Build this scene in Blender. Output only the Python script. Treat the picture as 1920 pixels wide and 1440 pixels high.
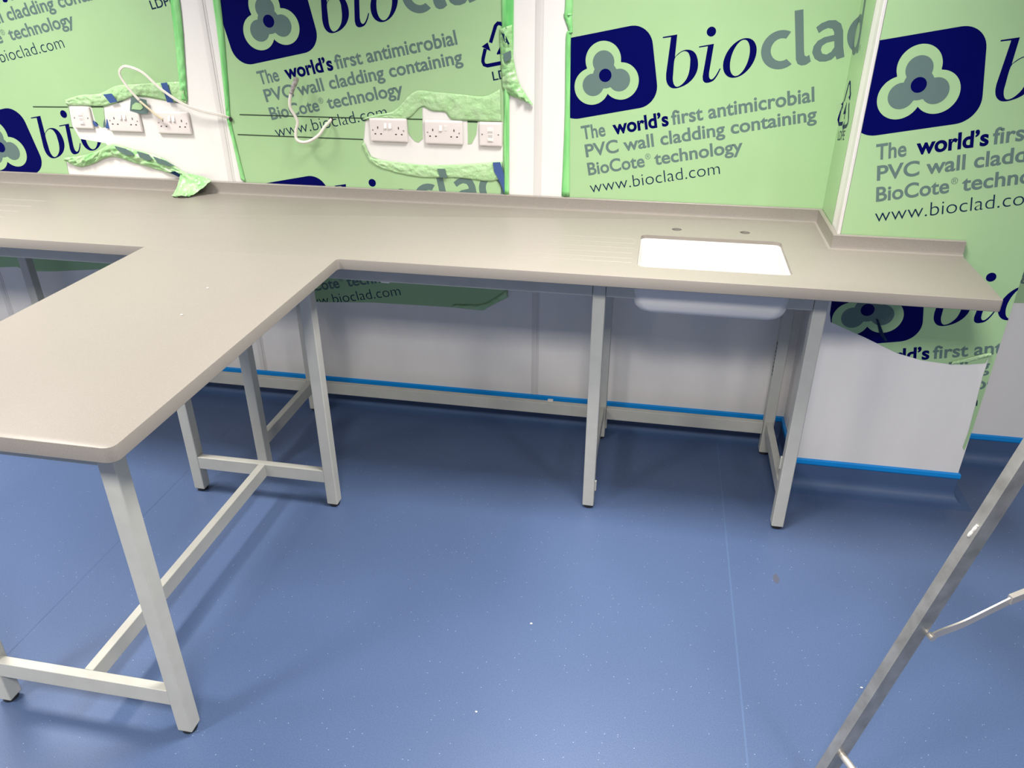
import bpy, bmesh, math, random
from mathutils import Vector, Matrix, noise
from mathutils.geometry import tessellate_polygon

random.seed(7)
for o in list(bpy.data.objects):
    bpy.data.objects.remove(o)
S = bpy.context.scene
COL = S.collection
PI = math.pi

# ------------------------------------------------------------------ camera, light, exposure
cam_data = bpy.data.cameras.new('camera')
cam = bpy.data.objects.new('camera', cam_data)
COL.objects.link(cam)
cam_data.sensor_width = 36.0
cam_data.lens = 36.0 * 1453.3 / 1920.0
cam_data.clip_start = 0.05


def cam_matrix(pitch, roll, yaw, pos):
    ca, sa = math.cos(pitch), math.sin(pitch)
    cb, sb = math.cos(roll), math.sin(roll)
    cc, sc = math.cos(yaw), math.sin(yaw)
    base = Matrix(((1, 0, 0), (0, 0, -1), (0, 1, 0)))
    rz = Matrix(((cc, sc, 0), (-sc, cc, 0), (0, 0, 1)))
    rx = Matrix(((1, 0, 0), (0, ca, sa), (0, -sa, ca)))
    rr = Matrix(((cb, sb, 0), (-sb, cb, 0), (0, 0, 1)))
    r = rr @ base @ rx @ rz
    m = Matrix((r[0], -r[1], -r[2])).transposed().to_4x4()
    m.translation = pos
    return m


cam.matrix_world = cam_matrix(-0.4895, 0.0025, 0.1886, (0.3279, -2.8767, 1.7218))
S.camera = cam

S.view_settings.view_transform = 'Standard'
S.view_settings.look = 'None'
S.view_settings.gamma = 1.0
S.view_settings.use_curve_mapping = False
S.view_settings.exposure = 0.03

world = bpy.data.worlds.new('world')
S.world = world
world.use_nodes = True
world.node_tree.nodes['Background'].inputs[0].default_value = (0.8, 0.85, 0.9, 1)
world.node_tree.nodes['Background'].inputs[1].default_value = 0.1

CEIL = 2.8
# (x, y, watts) of the LED panels
LIGHT_SPOTS = [(-2.1, -1.0, 42), (0.3, -1.0, 42), (-4.5, -1.0, 42),
               (-2.1, -3.3, 68), (0.3, -3.3, 68), (2.7, -3.3, 68), (-4.5, -3.3, 68)]
LIGHT_COLOR = (1.0, 0.955, 0.89)

# ------------------------------------------------------------------ materials


def mat(name, color, rough=0.5, metal=0.0, spec=0.5, coat=0.0):
    m = bpy.data.materials.new(name)
    m.use_nodes = True
    b = m.node_tree.nodes['Principled BSDF']
    b.inputs['Base Color'].default_value = (*color, 1)
    b.inputs['Roughness'].default_value = rough
    b.inputs['Metallic'].default_value = metal
    b.inputs['Specular IOR Level'].default_value = spec
    b.inputs['Coat Weight'].default_value = coat
    return m


def nodes(m):
    return m.node_tree.nodes, m.node_tree.links, m.node_tree.nodes['Principled BSDF']


def add_noise_color(m, c1, c2, scale, detail=4.0, lo=0.35, hi=0.65, rough=0.55, stretch=None):
    n, l, b = nodes(m)
    tc = n.new('ShaderNodeTexCoord')
    nz = n.new('ShaderNodeTexNoise')
    nz.inputs['Scale'].default_value = scale
    nz.inputs['Detail'].default_value = detail
    nz.inputs['Roughness'].default_value = rough
    cr = n.new('ShaderNodeValToRGB')
    cr.color_ramp.elements[0].position = lo
    cr.color_ramp.elements[1].position = hi
    cr.color_ramp.elements[0].color = (*c1, 1)
    cr.color_ramp.elements[1].color = (*c2, 1)
    if stretch:
        mp = n.new('ShaderNodeMapping')
        mp.inputs['Scale'].default_value = stretch
        l.new(tc.outputs['Object'], mp.inputs['Vector'])
        l.new(mp.outputs['Vector'], nz.inputs['Vector'])
    else:
        l.new(tc.outputs['Object'], nz.inputs['Vector'])
    l.new(nz.outputs['Fac'], cr.inputs['Fac'])
    l.new(cr.outputs['Color'], b.inputs['Base Color'])
    return tc, cr


def add_bump(m, scale, strength, dist=0.002, detail=3.0):
    n, l, b = nodes(m)
    tc = n.new('ShaderNodeTexCoord')
    nz = n.new('ShaderNodeTexNoise')
    nz.inputs['Scale'].default_value = scale
    nz.inputs['Detail'].default_value = detail
    bp = n.new('ShaderNodeBump')
    bp.inputs['Strength'].default_value = strength
    bp.inputs['Distance'].default_value = dist
    l.new(tc.outputs['Object'], nz.inputs['Vector'])
    l.new(nz.outputs['Fac'], bp.inputs['Height'])
    l.new(bp.outputs['Normal'], b.inputs['Normal'])


M = {}
M['wall'] = mat('white_wall_cladding', (0.80, 0.785, 0.77), 0.42)
add_noise_color(M['wall'], (0.78, 0.755, 0.73), (0.82, 0.795, 0.77), 9.0, 6.0, 0.3, 0.7, 0.6, (1.0, 1.0, 0.35))
M['room'] = mat('room_paint', (0.50, 0.50, 0.50), 0.7)
M['ceiling'] = mat('ceiling_tile', (0.82, 0.81, 0.79), 0.8)
M['white_trim'] = mat('white_trim', (0.68, 0.655, 0.635), 0.35)
M['strip_blue'] = mat('capping_strip_blue', (0.0, 0.25, 0.70), 0.35)
M['cove'] = mat('cove_vinyl', (0.058, 0.103, 0.213), 0.5, 0.0, 0.35)
M['steel'] = mat('powder_coated_steel', (0.46, 0.46, 0.43), 0.42)
add_noise_color(M['steel'], (0.475, 0.470, 0.425), (0.510, 0.505, 0.458), 14.0)
M['rubber'] = mat('black_rubber', (0.012, 0.012, 0.013), 0.5)
M['stone'] = mat('solid_surface_stone', (0.36, 0.33, 0.29), 0.42, 0.0, 0.5)
add_noise_color(M['stone'], (0.245, 0.221, 0.196), (0.280, 0.254, 0.227), 420.0, 2.0, 0.35, 0.65)
M['sink'] = mat('white_sink', (0.66, 0.64, 0.615), 0.25)
M['plastic'] = mat('white_socket_plastic', (0.76, 0.70, 0.68), 0.3)
M['plastic_bright'] = mat('white_switch_plastic', (0.84, 0.80, 0.77), 0.3)
M['hole'] = mat('dark_slot', (0.02, 0.015, 0.015), 0.6)
M['screw'] = mat('screw_metal', (0.42, 0.36, 0.34), 0.35, 0.8)
M['port'] = mat('port_grey', (0.56, 0.52, 0.50), 0.4)
M['cable'] = mat('cream_cable', (0.74, 0.70, 0.63), 0.4)
M['cable_old'] = mat('yellowed_cable_end', (0.70, 0.60, 0.43), 0.45)
M['tape'] = mat('grey_insulating_tape', (0.30, 0.28, 0.26), 0.5)
add_noise_color(M['tape'], (0.22, 0.2, 0.19), (0.45, 0.42, 0.4), 90.0)
M['alu'] = mat('worn_aluminium', (0.42, 0.41, 0.38), 0.42, 0.75)
add_noise_color(M['alu'], (0.33, 0.32, 0.29), (0.50, 0.49, 0.46), 22.0, 8.0, 0.3, 0.7)
M['alu_bright'] = mat('bright_aluminium', (0.62, 0.58, 0.53), 0.35, 0.7)
M['paint_fleck'] = mat('paint_fleck', (0.78, 0.76, 0.7), 0.6)
# film
M['film'] = mat('green_protective_film', (0.415, 0.63, 0.337), 0.32, 0.0, 0.25)
add_noise_color(M['film'], (0.345, 0.532, 0.280), (0.370, 0.560, 0.302), 3.0, 5.0, 0.3, 0.7)
M['film_fold'] = mat('folded_green_film', (0.16, 0.58, 0.16), 0.28)
add_noise_color(M['film_fold'], (0.13, 0.53, 0.14), (0.30, 0.68, 0.27), 30.0, 3.0, 0.35, 0.65, 0.5, (1, 1, 0.12))
M['film_loose'] = mat('loose_green_film', (0.46, 0.72, 0.38), 0.15)
add_noise_color(M['film_loose'], (0.38, 0.62, 0.30), (0.46, 0.67, 0.38), 18.0, 4.0, 0.35, 0.65)
M['film_crease'] = mat('crumpled_green_film', (0.30, 0.66, 0.26), 0.14)
add_noise_color(M['film_crease'], (0.27, 0.56, 0.22), (0.44, 0.66, 0.36), 22.0, 4.0, 0.35, 0.65)
for k in ('film_loose', 'film_crease'):
    add_bump(M[k], 55.0, 0.9, 0.006, 4.0)
add_bump(M['film'], 14.0, 0.10, 0.003, 2.0)
M['navy'] = mat('navy_print', (0.0008, 0.0015, 0.080), 0.45, 0.0, 0.05)
M['grey_ink'] = mat('grey_print', (0.118, 0.182, 0.170), 0.4, 0.0, 0.12)
M['dark_ink'] = mat('dark_navy_print', (0.006, 0.02, 0.06), 0.4, 0.0, 0.12)
M['marker'] = mat('marker_line', (0.01, 0.03, 0.015), 0.5)
M['ink_blue'] = mat('loose_blue_print', (0.05, 0.10, 0.28), 0.2)
M['dirt'] = mat('black_scuff', (0.02, 0.02, 0.02), 0.7)

# floor: blue safety vinyl with glints
M['floor'] = mat('blue_safety_vinyl', (0.10, 0.175, 0.36), 0.40)


def build_floor_material():
    m = M['floor']
    n, l, b = nodes(m)
    tc = n.new('ShaderNodeTexCoord')
    big = n.new('ShaderNodeTexNoise')
    big.inputs['Scale'].default_value = 1.2
    big.inputs['Detail'].default_value = 3
    fine = n.new('ShaderNodeTexNoise')
    fine.inputs['Scale'].default_value = 330
    fine.inputs['Detail'].default_value = 1
    l.new(tc.outputs['Object'], big.inputs['Vector'])
    l.new(tc.outputs['Object'], fine.inputs['Vector'])
    cr = n.new('ShaderNodeValToRGB')
    cr.color_ramp.elements[0].position = 0.3
    cr.color_ramp.elements[1].position = 0.7
    cr.color_ramp.elements[0].color = (0.065, 0.106, 0.218, 1)
    cr.color_ramp.elements[1].color = (0.090, 0.138, 0.266, 1)
    l.new(fine.outputs['Fac'], cr.inputs['Fac'])
    mix = n.new('ShaderNodeMix')
    mix.data_type = 'RGBA'
    mix.blend_type = 'MULTIPLY'
    mix.inputs[0].default_value = 0.25
    l.new(cr.outputs['Color'], mix.inputs[6])
    l.new(big.outputs['Fac'], mix.inputs[7])
    # glints
    vo = n.new('ShaderNodeTexVoronoi')
    vo.inputs['Scale'].default_value = 210
    l.new(tc.outputs['Object'], vo.inputs['Vector'])
    lt = n.new('ShaderNodeMath')
    lt.operation = 'LESS_THAN'
    lt.inputs[1].default_value = 0.20
    l.new(vo.outputs['Distance'], lt.inputs[0])
    sep = n.new('ShaderNodeSeparateColor')
    l.new(vo.outputs['Color'], sep.inputs[0])
    gt = n.new('ShaderNodeMath')
    gt.operation = 'GREATER_THAN'
    gt.inputs[1].default_value = 0.985
    l.new(sep.outputs[0], gt.inputs[0])
    mul = n.new('ShaderNodeMath')
    mul.operation = 'MULTIPLY'
    l.new(lt.outputs[0], mul.inputs[0])
    l.new(gt.outputs[0], mul.inputs[1])
    mix2 = n.new('ShaderNodeMix')
    mix2.data_type = 'RGBA'
    l.new(mul.outputs[0], mix2.inputs[0])
    l.new(mix.outputs[2], mix2.inputs[6])
    mix2.inputs[7].default_value = (0.42, 0.5, 0.65, 1)
    # rust coloured scuff and weld seams (fixed places on the sheet)
    l.new(mix2.outputs[2], b.inputs['Base Color'])
    bp = n.new('ShaderNodeBump')
    bp.inputs['Strength'].default_value = 0.25
    bp.inputs['Distance'].default_value = 0.001
    l.new(fine.outputs['Fac'], bp.inputs['Height'])
    l.new(bp.outputs['Normal'], b.inputs['Normal'])


build_floor_material()
M['weld'] = mat('vinyl_weld', (0.082, 0.134, 0.255), 0.35)
M['rust'] = mat('brown_stain', (0.075, 0.082, 0.125), 0.6)
M['lamp'] = mat('lamp_diffuser', (1, 1, 1), 0.5)

# ------------------------------------------------------------------ helpers


def link(name, bm, m, parent=None, smooth=False, angle=None):
    me = bpy.data.meshes.new(name)
    bmesh.ops.recalc_face_normals(bm, faces=bm.faces)
    bm.to_mesh(me)
    bm.free()
    for x in (m if isinstance(m, (list, tuple)) else [m]):
        me.materials.append(x)
    if smooth:
        for p in me.polygons:
            p.use_smooth = True
        if angle:
            me.set_sharp_from_angle(angle=math.radians(angle))
    o = bpy.data.objects.new(name, me)
    COL.objects.link(o)
    if parent:
        o.parent = parent
        if parent.type == 'EMPTY':
            o.matrix_parent_inverse = Matrix.Translation(-parent.location) if parent.rotation_euler.to_matrix().is_orthogonal and tuple(parent.rotation_euler) == (0, 0, 0) else parent.matrix_basis.inverted()
    return o


def tag(o, label, cat, group=None):
    o['label'] = label
    o['category'] = cat
    if group:
        o['group'] = group
    return o


def thing(name, label, cat, loc=(0, 0, 0), group=None):
    o = bpy.data.objects.new(name, None)
    o.empty_display_size = 0.1
    COL.objects.link(o)
    o.location = loc
    return tag(o, label, cat, group)


def struct(name, bm, m, parent=None, smooth=False, angle=None):
    o = link(name, bm, m, parent, smooth, angle)
    if parent is None:
        o['kind'] = 'structure'
    return o


def box(bm, x0, x1, y0, y1, z0, z1, bev=0.0, seg=2):
    r = bmesh.ops.create_cube(bm, size=1.0)
    vs = r['verts']
    for v in vs:
        v.co = Vector(((x0 + x1) / 2 + v.co.x * (x1 - x0), (y0 + y1) / 2 + v.co.y * (y1 - y0), (z0 + z1) / 2 + v.co.z * (z1 - z0)))
    if bev > 0:
        es = list({e for v in vs for e in v.link_edges})
        bmesh.ops.bevel(bm, geom=es, offset=bev, segments=seg, affect='EDGES', profile=0.5)


def boxo(name, m, parent, x0, x1, y0, y1, z0, z1, bev=0.002):
    bm = bmesh.new()
    box(bm, x0, x1, y0, y1, z0, z1, bev)
    return link(name, bm, m, parent)


def cyl(bm, p, q, r, seg=24, r2=None):
    p, q = Vector(p), Vector(q)
    d = q - p
    rot = d.to_track_quat('Z', 'Y').to_matrix().to_4x4()
    mt = Matrix.Translation((p + q) / 2) @ rot
    bmesh.ops.create_cone(bm, cap_ends=True, segments=seg, radius1=r, radius2=r if r2 is None else r2, depth=d.length, matrix=mt)


def spline(pts, n=8):
    """Catmull-Rom through points (any dimension)."""
    pts = [Vector(p) for p in pts]
    P = [pts[0] * 2 - pts[1]] + pts + [pts[-1] * 2 - pts[-2]]
    out = []
    for i in range(1, len(P) - 2):
        a, b, c, d = P[i - 1], P[i], P[i + 1], P[i + 2]
        for k in range(n):
            t = k / n
            out.append(0.5 * ((2 * b) + (c - a) * t + (2 * a - 5 * b + 4 * c - d) * t * t + (3 * b - a - 3 * c + d) * t ** 3))
    out.append(pts[-1])
    return out


def tube(bm, pts, r, seg=12, flat=1.0, up=Vector((0, 0, 1)), rfun=None):
    """Tube along points; flat<1 squashes it along `side`."""
    pts = [Vector(p) for p in pts]
    rings = []
    nrm = None
    for i, p in enumerate(pts):
        t = (pts[min(i + 1, len(pts) - 1)] - pts[max(i - 1, 0)]).normalized()
        if nrm is None:
            nrm = up - t * up.dot(t)
            if nrm.length < 1e-4:
                nrm = Vector((1, 0, 0)) - t * t.x
        else:
            nrm = nrm - t * nrm.dot(t)
        nrm.normalize()
        bn = t.cross(nrm)
        rr = r * (rfun(i / (len(pts) - 1)) if rfun else 1.0)
        rings.append([bm.verts.new(p + nrm * math.cos(a) * rr + bn * math.sin(a) * rr * flat) for a in [2 * PI * k / seg for k in range(seg)]])
    for a, b in zip(rings, rings[1:]):
        for k in range(seg):
            bm.faces.new((a[k], a[(k + 1) % seg], b[(k + 1) % seg], b[k]))
    bm.faces.new(rings[0][::-1])
    bm.faces.new(rings[-1])


def round_poly(pts, radii, seg=8):
    out = []
    n = len(pts)
    for i in range(n):
        p, a, b = Vector(pts[i]), Vector(pts[i - 1]), Vector(pts[(i + 1) % n])
        r = radii[i] if isinstance(radii, (list, tuple)) else radii
        if r <= 0:
            out.append(tuple(p))
            continue
        u, v = (a - p).normalized(), (b - p).normalized()
        ang = math.acos(max(-1, min(1, u.dot(v))))
        d = r / math.tan(ang / 2)
        c = p + (u + v).normalized() * (r / math.sin(ang / 2))
        s, e = p + u * d - c, p + v * d - c
        a0, a1 = math.atan2(s.y, s.x), math.atan2(e.y, e.x)
        da = (a1 - a0 + PI) % (2 * PI) - PI
        for k in range(seg + 1):
            t = a0 + da * k / seg
            out.append((c.x + r * math.cos(t), c.y + r * math.sin(t)))
    return out


def inset(pts, d):
    """Offset a CCW polygon inwards by d."""
    out = []
    n = len(pts)
    for i in range(n):
        p, a, b = Vector(pts[i]), Vector(pts[i - 1]), Vector(pts[(i + 1) % n])
        e1, e2 = (p - a).normalized(), (b - p).normalized()
        n1, n2 = Vector((-e1.y, e1.x)), Vector((-e2.y, e2.x))
        k = n1 + n2
        if k.length < 1e-6:
            k = n1
        k.normalize()
        c = max(0.3, k.dot(n1))
        out.append(tuple(p + k * (d / c)))
    return out


def tess(polys):
    """Triangulate outline(s) with holes -> list of 2D triangles."""
    flat = [p for poly in polys for p in poly]
    tri = tessellate_polygon([[Vector((p[0], p[1], 0)) for p in poly] for poly in polys])
    res = []
    for t in tri:
        a, b, c = [Vector((flat[i][0], flat[i][1])) for i in t]
        ar = (b - a).cross(c - a)
        if abs(ar) < 1e-12:
            continue
        res.append((a, b, c) if ar > 0 else (a, c, b))
    return res


def loft(bm, sections, close_top=True, close_bottom=True):
    rings = [[bm.verts.new(v) for v in s] for s in sections]
    n = len(rings[0])
    for a, b in zip(rings, rings[1:]):
        for k in range(n):
            bm.faces.new((a[k], a[(k + 1) % n], b[(k + 1) % n], b[k]))
    if close_bottom:
        bm.faces.new(rings[0][::-1])
    if close_top:
        bm.faces.new(rings[-1])
    return rings


def rrect(cx, cy, w, h, r, seg=6):
    return round_poly([(cx - w / 2, cy - h / 2), (cx + w / 2, cy - h / 2), (cx + w / 2, cy + h / 2), (cx - w / 2, cy + h / 2)], r, seg)


# ------------------------------------------------------------------ measured sizes (metres)
H = 0.9304          # worktop top
T = 0.035           # worktop thickness
D = 0.700           # main bench depth
XR, XL, LP = -0.6428, -1.3091, 1.8114    # peninsula right edge, left edge, end
XE = 1.272          # right end of the bench
CX, CD, CF = 0.9026, 0.3025, 1.4737      # boxed column: left face, depth, right face
UPH, UPW = 0.0456, 0.012                 # upstand
XU = 1.2807
ZB = 0.1212         # top of blue capping strip
X0, X1, Y0 = -5.2, 4.2, -6.6             # room

# ------------------------------------------------------------------ room shell


def quad(pts):
    bm = bmesh.new()
    bm.faces.new([bm.verts.new(p) for p in pts])
    return bm


bm = bmesh.new(); box(bm, X0, X1, Y0, 0.1, -0.08, 0.0)
floor = struct('floor', bm, M['floor'])
bm = bmesh.new(); box(bm, X0, X1, Y0, 0.1, CEIL, CEIL + 0.08)
struct('ceiling', bm, M['ceiling'])
bm = bmesh.new(); box(bm, X0, X1, 0.0, 0.1, 0, CEIL)
struct('wall_back', bm, M['wall'])
bm = bmesh.new(); box(bm, X0 - 0.1, X0, Y0, 0.1, 0, CEIL)
struct('wall_left', bm, M['room'])
bm = bmesh.new(); box(bm, X1, X1 + 0.1, Y0, 0.1, 0, CEIL)
struct('wall_right', bm, M['room'])
bm = bmesh.new(); box(bm, X0, X1, Y0 - 0.1, Y0, 0, CEIL)
struct('wall_front', bm, M['room'])
bm = bmesh.new(); box(bm, CX, CF, -CD, 0.0, 0, CEIL)
struct('wall_column', bm, M['wall'])

# weld seams and stain lying in the floor sheet
bm = bmesh.new()
for xa, ya, xb, yb, w in [(0.652, -0.05, 0.662, -1.62, 0.0050), (-1.392, -0.05, -1.388, -4.0, 0.0015)]:
    vs = [(xa - w / 2, ya, 0.0006), (xa + w / 2, ya, 0.0006), (xb + w / 2, yb, 0.0006), (xb - w / 2, yb, 0.0006)]
    bm.faces.new([bm.verts.new(v) for v in vs])
link('weld_seam', bm, M['weld'], floor)
bm = bmesh.new()
pts = [(0.802 + (0.012 + 0.005 * noise.noise((a * 2.1, 3, 1))) * math.cos(a) * 0.8, -0.853 + (0.022 + 0.008 * noise.noise((a * 3.1, 1, 1))) * math.sin(a), 0.0005) for a in [2 * PI * k / 16 for k in range(16)]]
bm.faces.new([bm.verts.new(p) for p in pts])
link('brown_stain', bm, M['rust'], floor)


def sweep(path, prof, name, m):
    """Sweep profile (distance from wall, z) along a plan path with the room on the right-hand side of travel."""
    bm = bmesh.new()
    secs = []
    n = len(path)
    for i, p in enumerate(path):
        p = Vector(p)
        a = (p - Vector(path[i - 1])).normalized() if i else None
        b = (Vector(path[i + 1]) - p).normalized() if i < n - 1 else None
        a = a or b
        b = b or a
        n1, n2 = Vector((a.y, -a.x)), Vector((b.y, -b.x))
        k = (n1 + n2).normalized()
        k = k / max(0.2, k.dot(n1))
        secs.append([(p.x + k.x * d, p.y + k.y * d, z) for d, z in prof])
    loft(bm, secs, True, True)
    return struct(name, bm, m, None, True, 30)


wall_path = [(X0, 0), (CX, 0), (CX, -CD), (CF, -CD), (CF, 0), (X1, 0)]
rc = 0.045
prof = [(0.0, ZB - 0.012), (0.004, ZB - 0.012), (0.004, rc + 0.004)] + [(0.004 + rc - rc * math.cos(t), 0.0015 + rc - rc * math.sin(t)) for t in [PI / 2 * k / 10 for k in range(1, 11)]] + [(0.06, 0.0), (0.0, 0.0)]
sweep(wall_path, prof, 'baseboard_back', M['cove'])
prof = [(0.0, ZB), (0.004, ZB), (0.0085, ZB - 0.004), (0.009, ZB - 0.018), (0.006, ZB - 0.023), (0.0, ZB - 0.023)]
sweep(wall_path, prof, 'trim_1', M['strip_blue'])

# joint cover strips between the cladding sheets, corner angle on the column
for k, (xc, w) in enumerate([(-0.122, 0.030), (-1.3684, 0.030), (-2.62, 0.030)]):
    bm = bmesh.new()
    sec = [(xc - w / 2, 0.0), (xc - w / 2, -0.0012), (xc - w / 2 + 0.003, -0.0028), (xc + w / 2 - 0.010, -0.0032), (xc + w / 2 - 0.007, -0.0012), (xc + w / 2, -0.0012), (xc + w / 2, 0.0)]
    loft(bm, [[(x, y, z) for x, y in sec] for z in (ZB + 0.001, CEIL - 0.001)])
    struct('trim_%d' % (k + 2), bm, M['white_trim'], None, True, 30)
bm = bmesh.new()
sec = [(CX - 0.0025, -CD + 0.035), (CX - 0.0025, -CD - 0.002), (CX - 0.001, -CD - 0.0035), (CX + 0.006, -CD - 0.0035), (CX + 0.006, -CD), (CX, -CD), (CX, -CD + 0.035)]
loft(bm, [[(x, y, z) for x, y in sec] for z in (ZB + 0.001, CEIL - 0.001)])
struct('trim_5', bm, M['white_trim'], None, True, 30)

# ceiling light panels (LED)
for k, (x, y, watts) in enumerate(LIGHT_SPOTS):
    t = thing('ceiling_light', 'square white LED panel recessed in the ceiling', 'ceiling light', (x, y, CEIL), 'LED panels in the ceiling')
    bm = bmesh.new()
    for a, b, c, d in [(-0.31, 0.31, -0.31, -0.29), (-0.31, 0.31, 0.29, 0.31), (-0.31, -0.29, -0.29, 0.29), (0.29, 0.31, -0.29, 0.29)]:
        box(bm, x + a, x + b, y + c, y + d, CEIL - 0.012, CEIL)
    link('light_frame', bm, M['white_trim'], t)
    ld = bpy.data.lights.new('panel_lamp', 'AREA')
    ld.shape = 'SQUARE'
    ld.size = 0.58
    ld.energy = watts
    ld.spread = math.radians(110 if y > -2 else 150)
    ld.color = LIGHT_COLOR
    lo = bpy.data.objects.new('panel_lamp', ld)
    COL.objects.link(lo)
    lo.parent = t
    lo.location = (0, 0, -0.006)

# ------------------------------------------------------------------ printed film artwork (2D, local u/v, origin at the centre dot)


def text_tris(s, bold=0.0):
    cu = bpy.data.curves.new('t', 'FONT')
    cu.body = s
    cu.size = 1.0
    cu.offset = bold
    cu.fill_mode = 'FRONT'
    cu.resolution_u = 6
    ob = bpy.data.objects.new('t', cu)
    COL.objects.link(ob)
    dg = bpy.context.evaluated_depsgraph_get()
    me = bpy.data.meshes.new_from_object(ob.evaluated_get(dg))
    me.calc_loop_triangles()
    vs = [Vector((v.co.x, v.co.y)) for v in me.vertices]
    tr = [tuple(vs[i] for i in t.vertices) for t in me.loop_triangles]
    bpy.data.objects.remove(ob)
    bpy.data.curves.remove(cu)
    bpy.data.meshes.remove(me)
    return tr


def bounds(tr):
    xs = [p.x for t in tr for p in t]
    ys = [p.y for t in tr for p in t]
    return min(xs), max(xs), min(ys), max(ys)


CAPH = bounds(text_tris('T'))[3]


def fit_text(s, u0, u1, base, cap, bold=0.0):
    tr = text_tris(s, bold)
    a, b, _, _ = bounds(tr)
    sx = (u1 - u0) / (b - a)
    sy = cap / CAPH
    return [tuple(Vector((u0 + (p.x - a) * sx, base + p.y * sy)) for p in t) for t in tr]


def circle(cx, cy, r, n=40, k=0.0, ry=None):
    ry = ry or r
    return [(cx + r * math.cos(t) + k * ry * math.sin(t), cy + ry * math.sin(t)) for t in [2 * PI * i / n for i in range(n)]]


def star_union(circles, n=140):
    """Outline of overlapping discs, star-shaped about the origin."""
    out = []
    for i in range(n):
        t = 2 * PI * i / n
        d = Vector((math.cos(t), math.sin(t)))
        best = 0
        for cx, cy, r in circles:
            c = Vector((cx, cy))
            b = d.dot(c)
            q = b * b - c.dot(c) + r * r
            if q >= 0:
                best = max(best, b + math.sqrt(q))
        out.append((d.x * best, d.y * best))
    return out


def cs(pts, n=6, closed=True):
    if closed:
        P = [pts[-1]] + list(pts) + [pts[0], pts[1]]
        q = spline([(*p, 0) for p in P], n)
        q = q[n:-n - 1]
    else:
        q = spline([(*p, 0) for p in pts], n)
    return [(v.x, v.y) for v in q]


def arc(cx, cy, r, a0, a1, n=20, ry=None):
    ry = ry or r
    return [(cx + r * math.cos(math.radians(a0 + (a1 - a0) * i / n)), cy + ry * math.sin(math.radians(a0 + (a1 - a0) * i / n))) for i in range(n + 1)]


ART = []     # (material key, layer, triangles)


def ink(key, layer, tris):
    ART.append((key, layer, tris))


# emblem
ink('navy', 1, tess([round_poly([(-0.180, -0.1265), (0.1706, -0.1265), (0.1706, 0.139), (-0.180, 0.139)], 0.068, 12)]))
ink('film', 2, tess([star_union([(0, 0.050, 0.0605), (-0.051, -0.028, 0.0605), (0.051, -0.028, 0.0605), (0, 0, 0.055)])]))
ink('grey_ink', 3, tess([star_union([(0, 0.0435, 0.0370), (-0.0455, -0.0235, 0.0370), (0.0455, -0.0235, 0.0370), (0, 0, 0.0425)])]))
ink('navy', 4, tess([circle(0, 0, 0.0215)]))
# italic "bio"
b_out = [(0.2051, 0.0858), (0.2527, 0.0850), (0.2385, 0.0175)] + cs([(0.2385, 0.0175), (0.252, 0.0268), (0.266, 0.0322), (0.2803, 0.0325), (0.297, 0.026), (0.308, 0.011), (0.3118, -0.013), (0.307, -0.038), (0.292, -0.060), (0.270, -0.075), (0.248, -0.0815), (0.2301, -0.0826), (0.216, -0.078), (0.206, -0.066), (0.2025, -0.050), (0.2038, -0.0319)], 4, False)[1:] + [(0.2318, 0.0805), (0.2051, 0.0820)]
b_in = cs([(0.2365, 0.010), (0.250, 0.0225), (0.262, 0.0284), (0.2726, 0.0293), (0.283, 0.022), (0.2875, 0.005), (0.2863, -0.0085), (0.281, -0.035), (0.270, -0.058), (0.252, -0.074), (0.2355, -0.0783), (0.227, -0.070), (0.2245, -0.054), (0.2272, -0.036)], 4)
ink('navy', 1, tess([b_out, b_in]))
i_out = [(0.3191, 0.0355), (0.3675, 0.0351)] + cs([(0.3448, -0.052), (0.3440, -0.066), (0.3490, -0.0740), (0.3580, -0.0715), (0.3690, -0.0600), (0.3800, -0.0440)], 4, False) + cs([(0.3832, -0.0458), (0.372, -0.064), (0.358, -0.0785), (0.3440, -0.0828), (0.331, -0.0818), (0.3235, -0.0740), (0.3228, -0.060)], 4, False) + [(0.3475, 0.0310), (0.3191, 0.0318)]
ink('navy', 1, tess([i_out]))
ink('navy', 1, tess([circle(0.3621, 0.0734, 0.0150, 28)]))
ink('navy', 1, tess([circle(0.446, -0.024, 0.052, 48, 0.31, 0.0583), circle(0.4465, -0.0236, 0.0297, 48, 0.28, 0.0538)]))
# upright "clad"
ink('grey_ink', 1, tess([arc(0.575, -0.0215, 0.061, 55, 303, 30, 0.0595) + arc(0.578, -0.0215, 0.0335, 296, 62, 30, 0.0345)]))
ink('grey_ink', 1, tess([[(0.6225, 0.0874), (0.6490, 0.0868), (0.6475, -0.040), (0.649, -0.052), (0.655, -0.056), (0.6635, -0.0525), (0.6675, -0.0740), (0.652, -0.0815), (0.637, -0.0810), (0.6265, -0.0740), (0.6215, -0.060)]]))
a_out = [(0.686, 0.0265), (0.703, 0.0360), (0.7235, 0.0400), (0.745, 0.0370), (0.761, 0.0235), (0.7670, 0.0020), (0.7670, -0.047), (0.7705, -0.0780), (0.7465, -0.0820), (0.7430, -0.0700), (0.731, -0.0795), (0.7130, -0.0822), (0.694, -0.0790), (0.680, -0.0680), (0.6722, -0.0480), (0.677, -0.0290), (0.690, -0.0150), (0.710, -0.0075), (0.7400, -0.0060), (0.7400, 0.002), (0.735, 0.0130), (0.722, 0.0180), (0.707, 0.0145), (0.694, 0.0075)]
a_in = [(0.7400, -0.0245), (0.717, -0.0255), (0.703, -0.0325), (0.699, -0.0440), (0.703, -0.0560), (0.716, -0.0610), (0.730, -0.0555), (0.7400, -0.0430)]
ink('grey_ink', 1, tess([a_out, a_in]))
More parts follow.
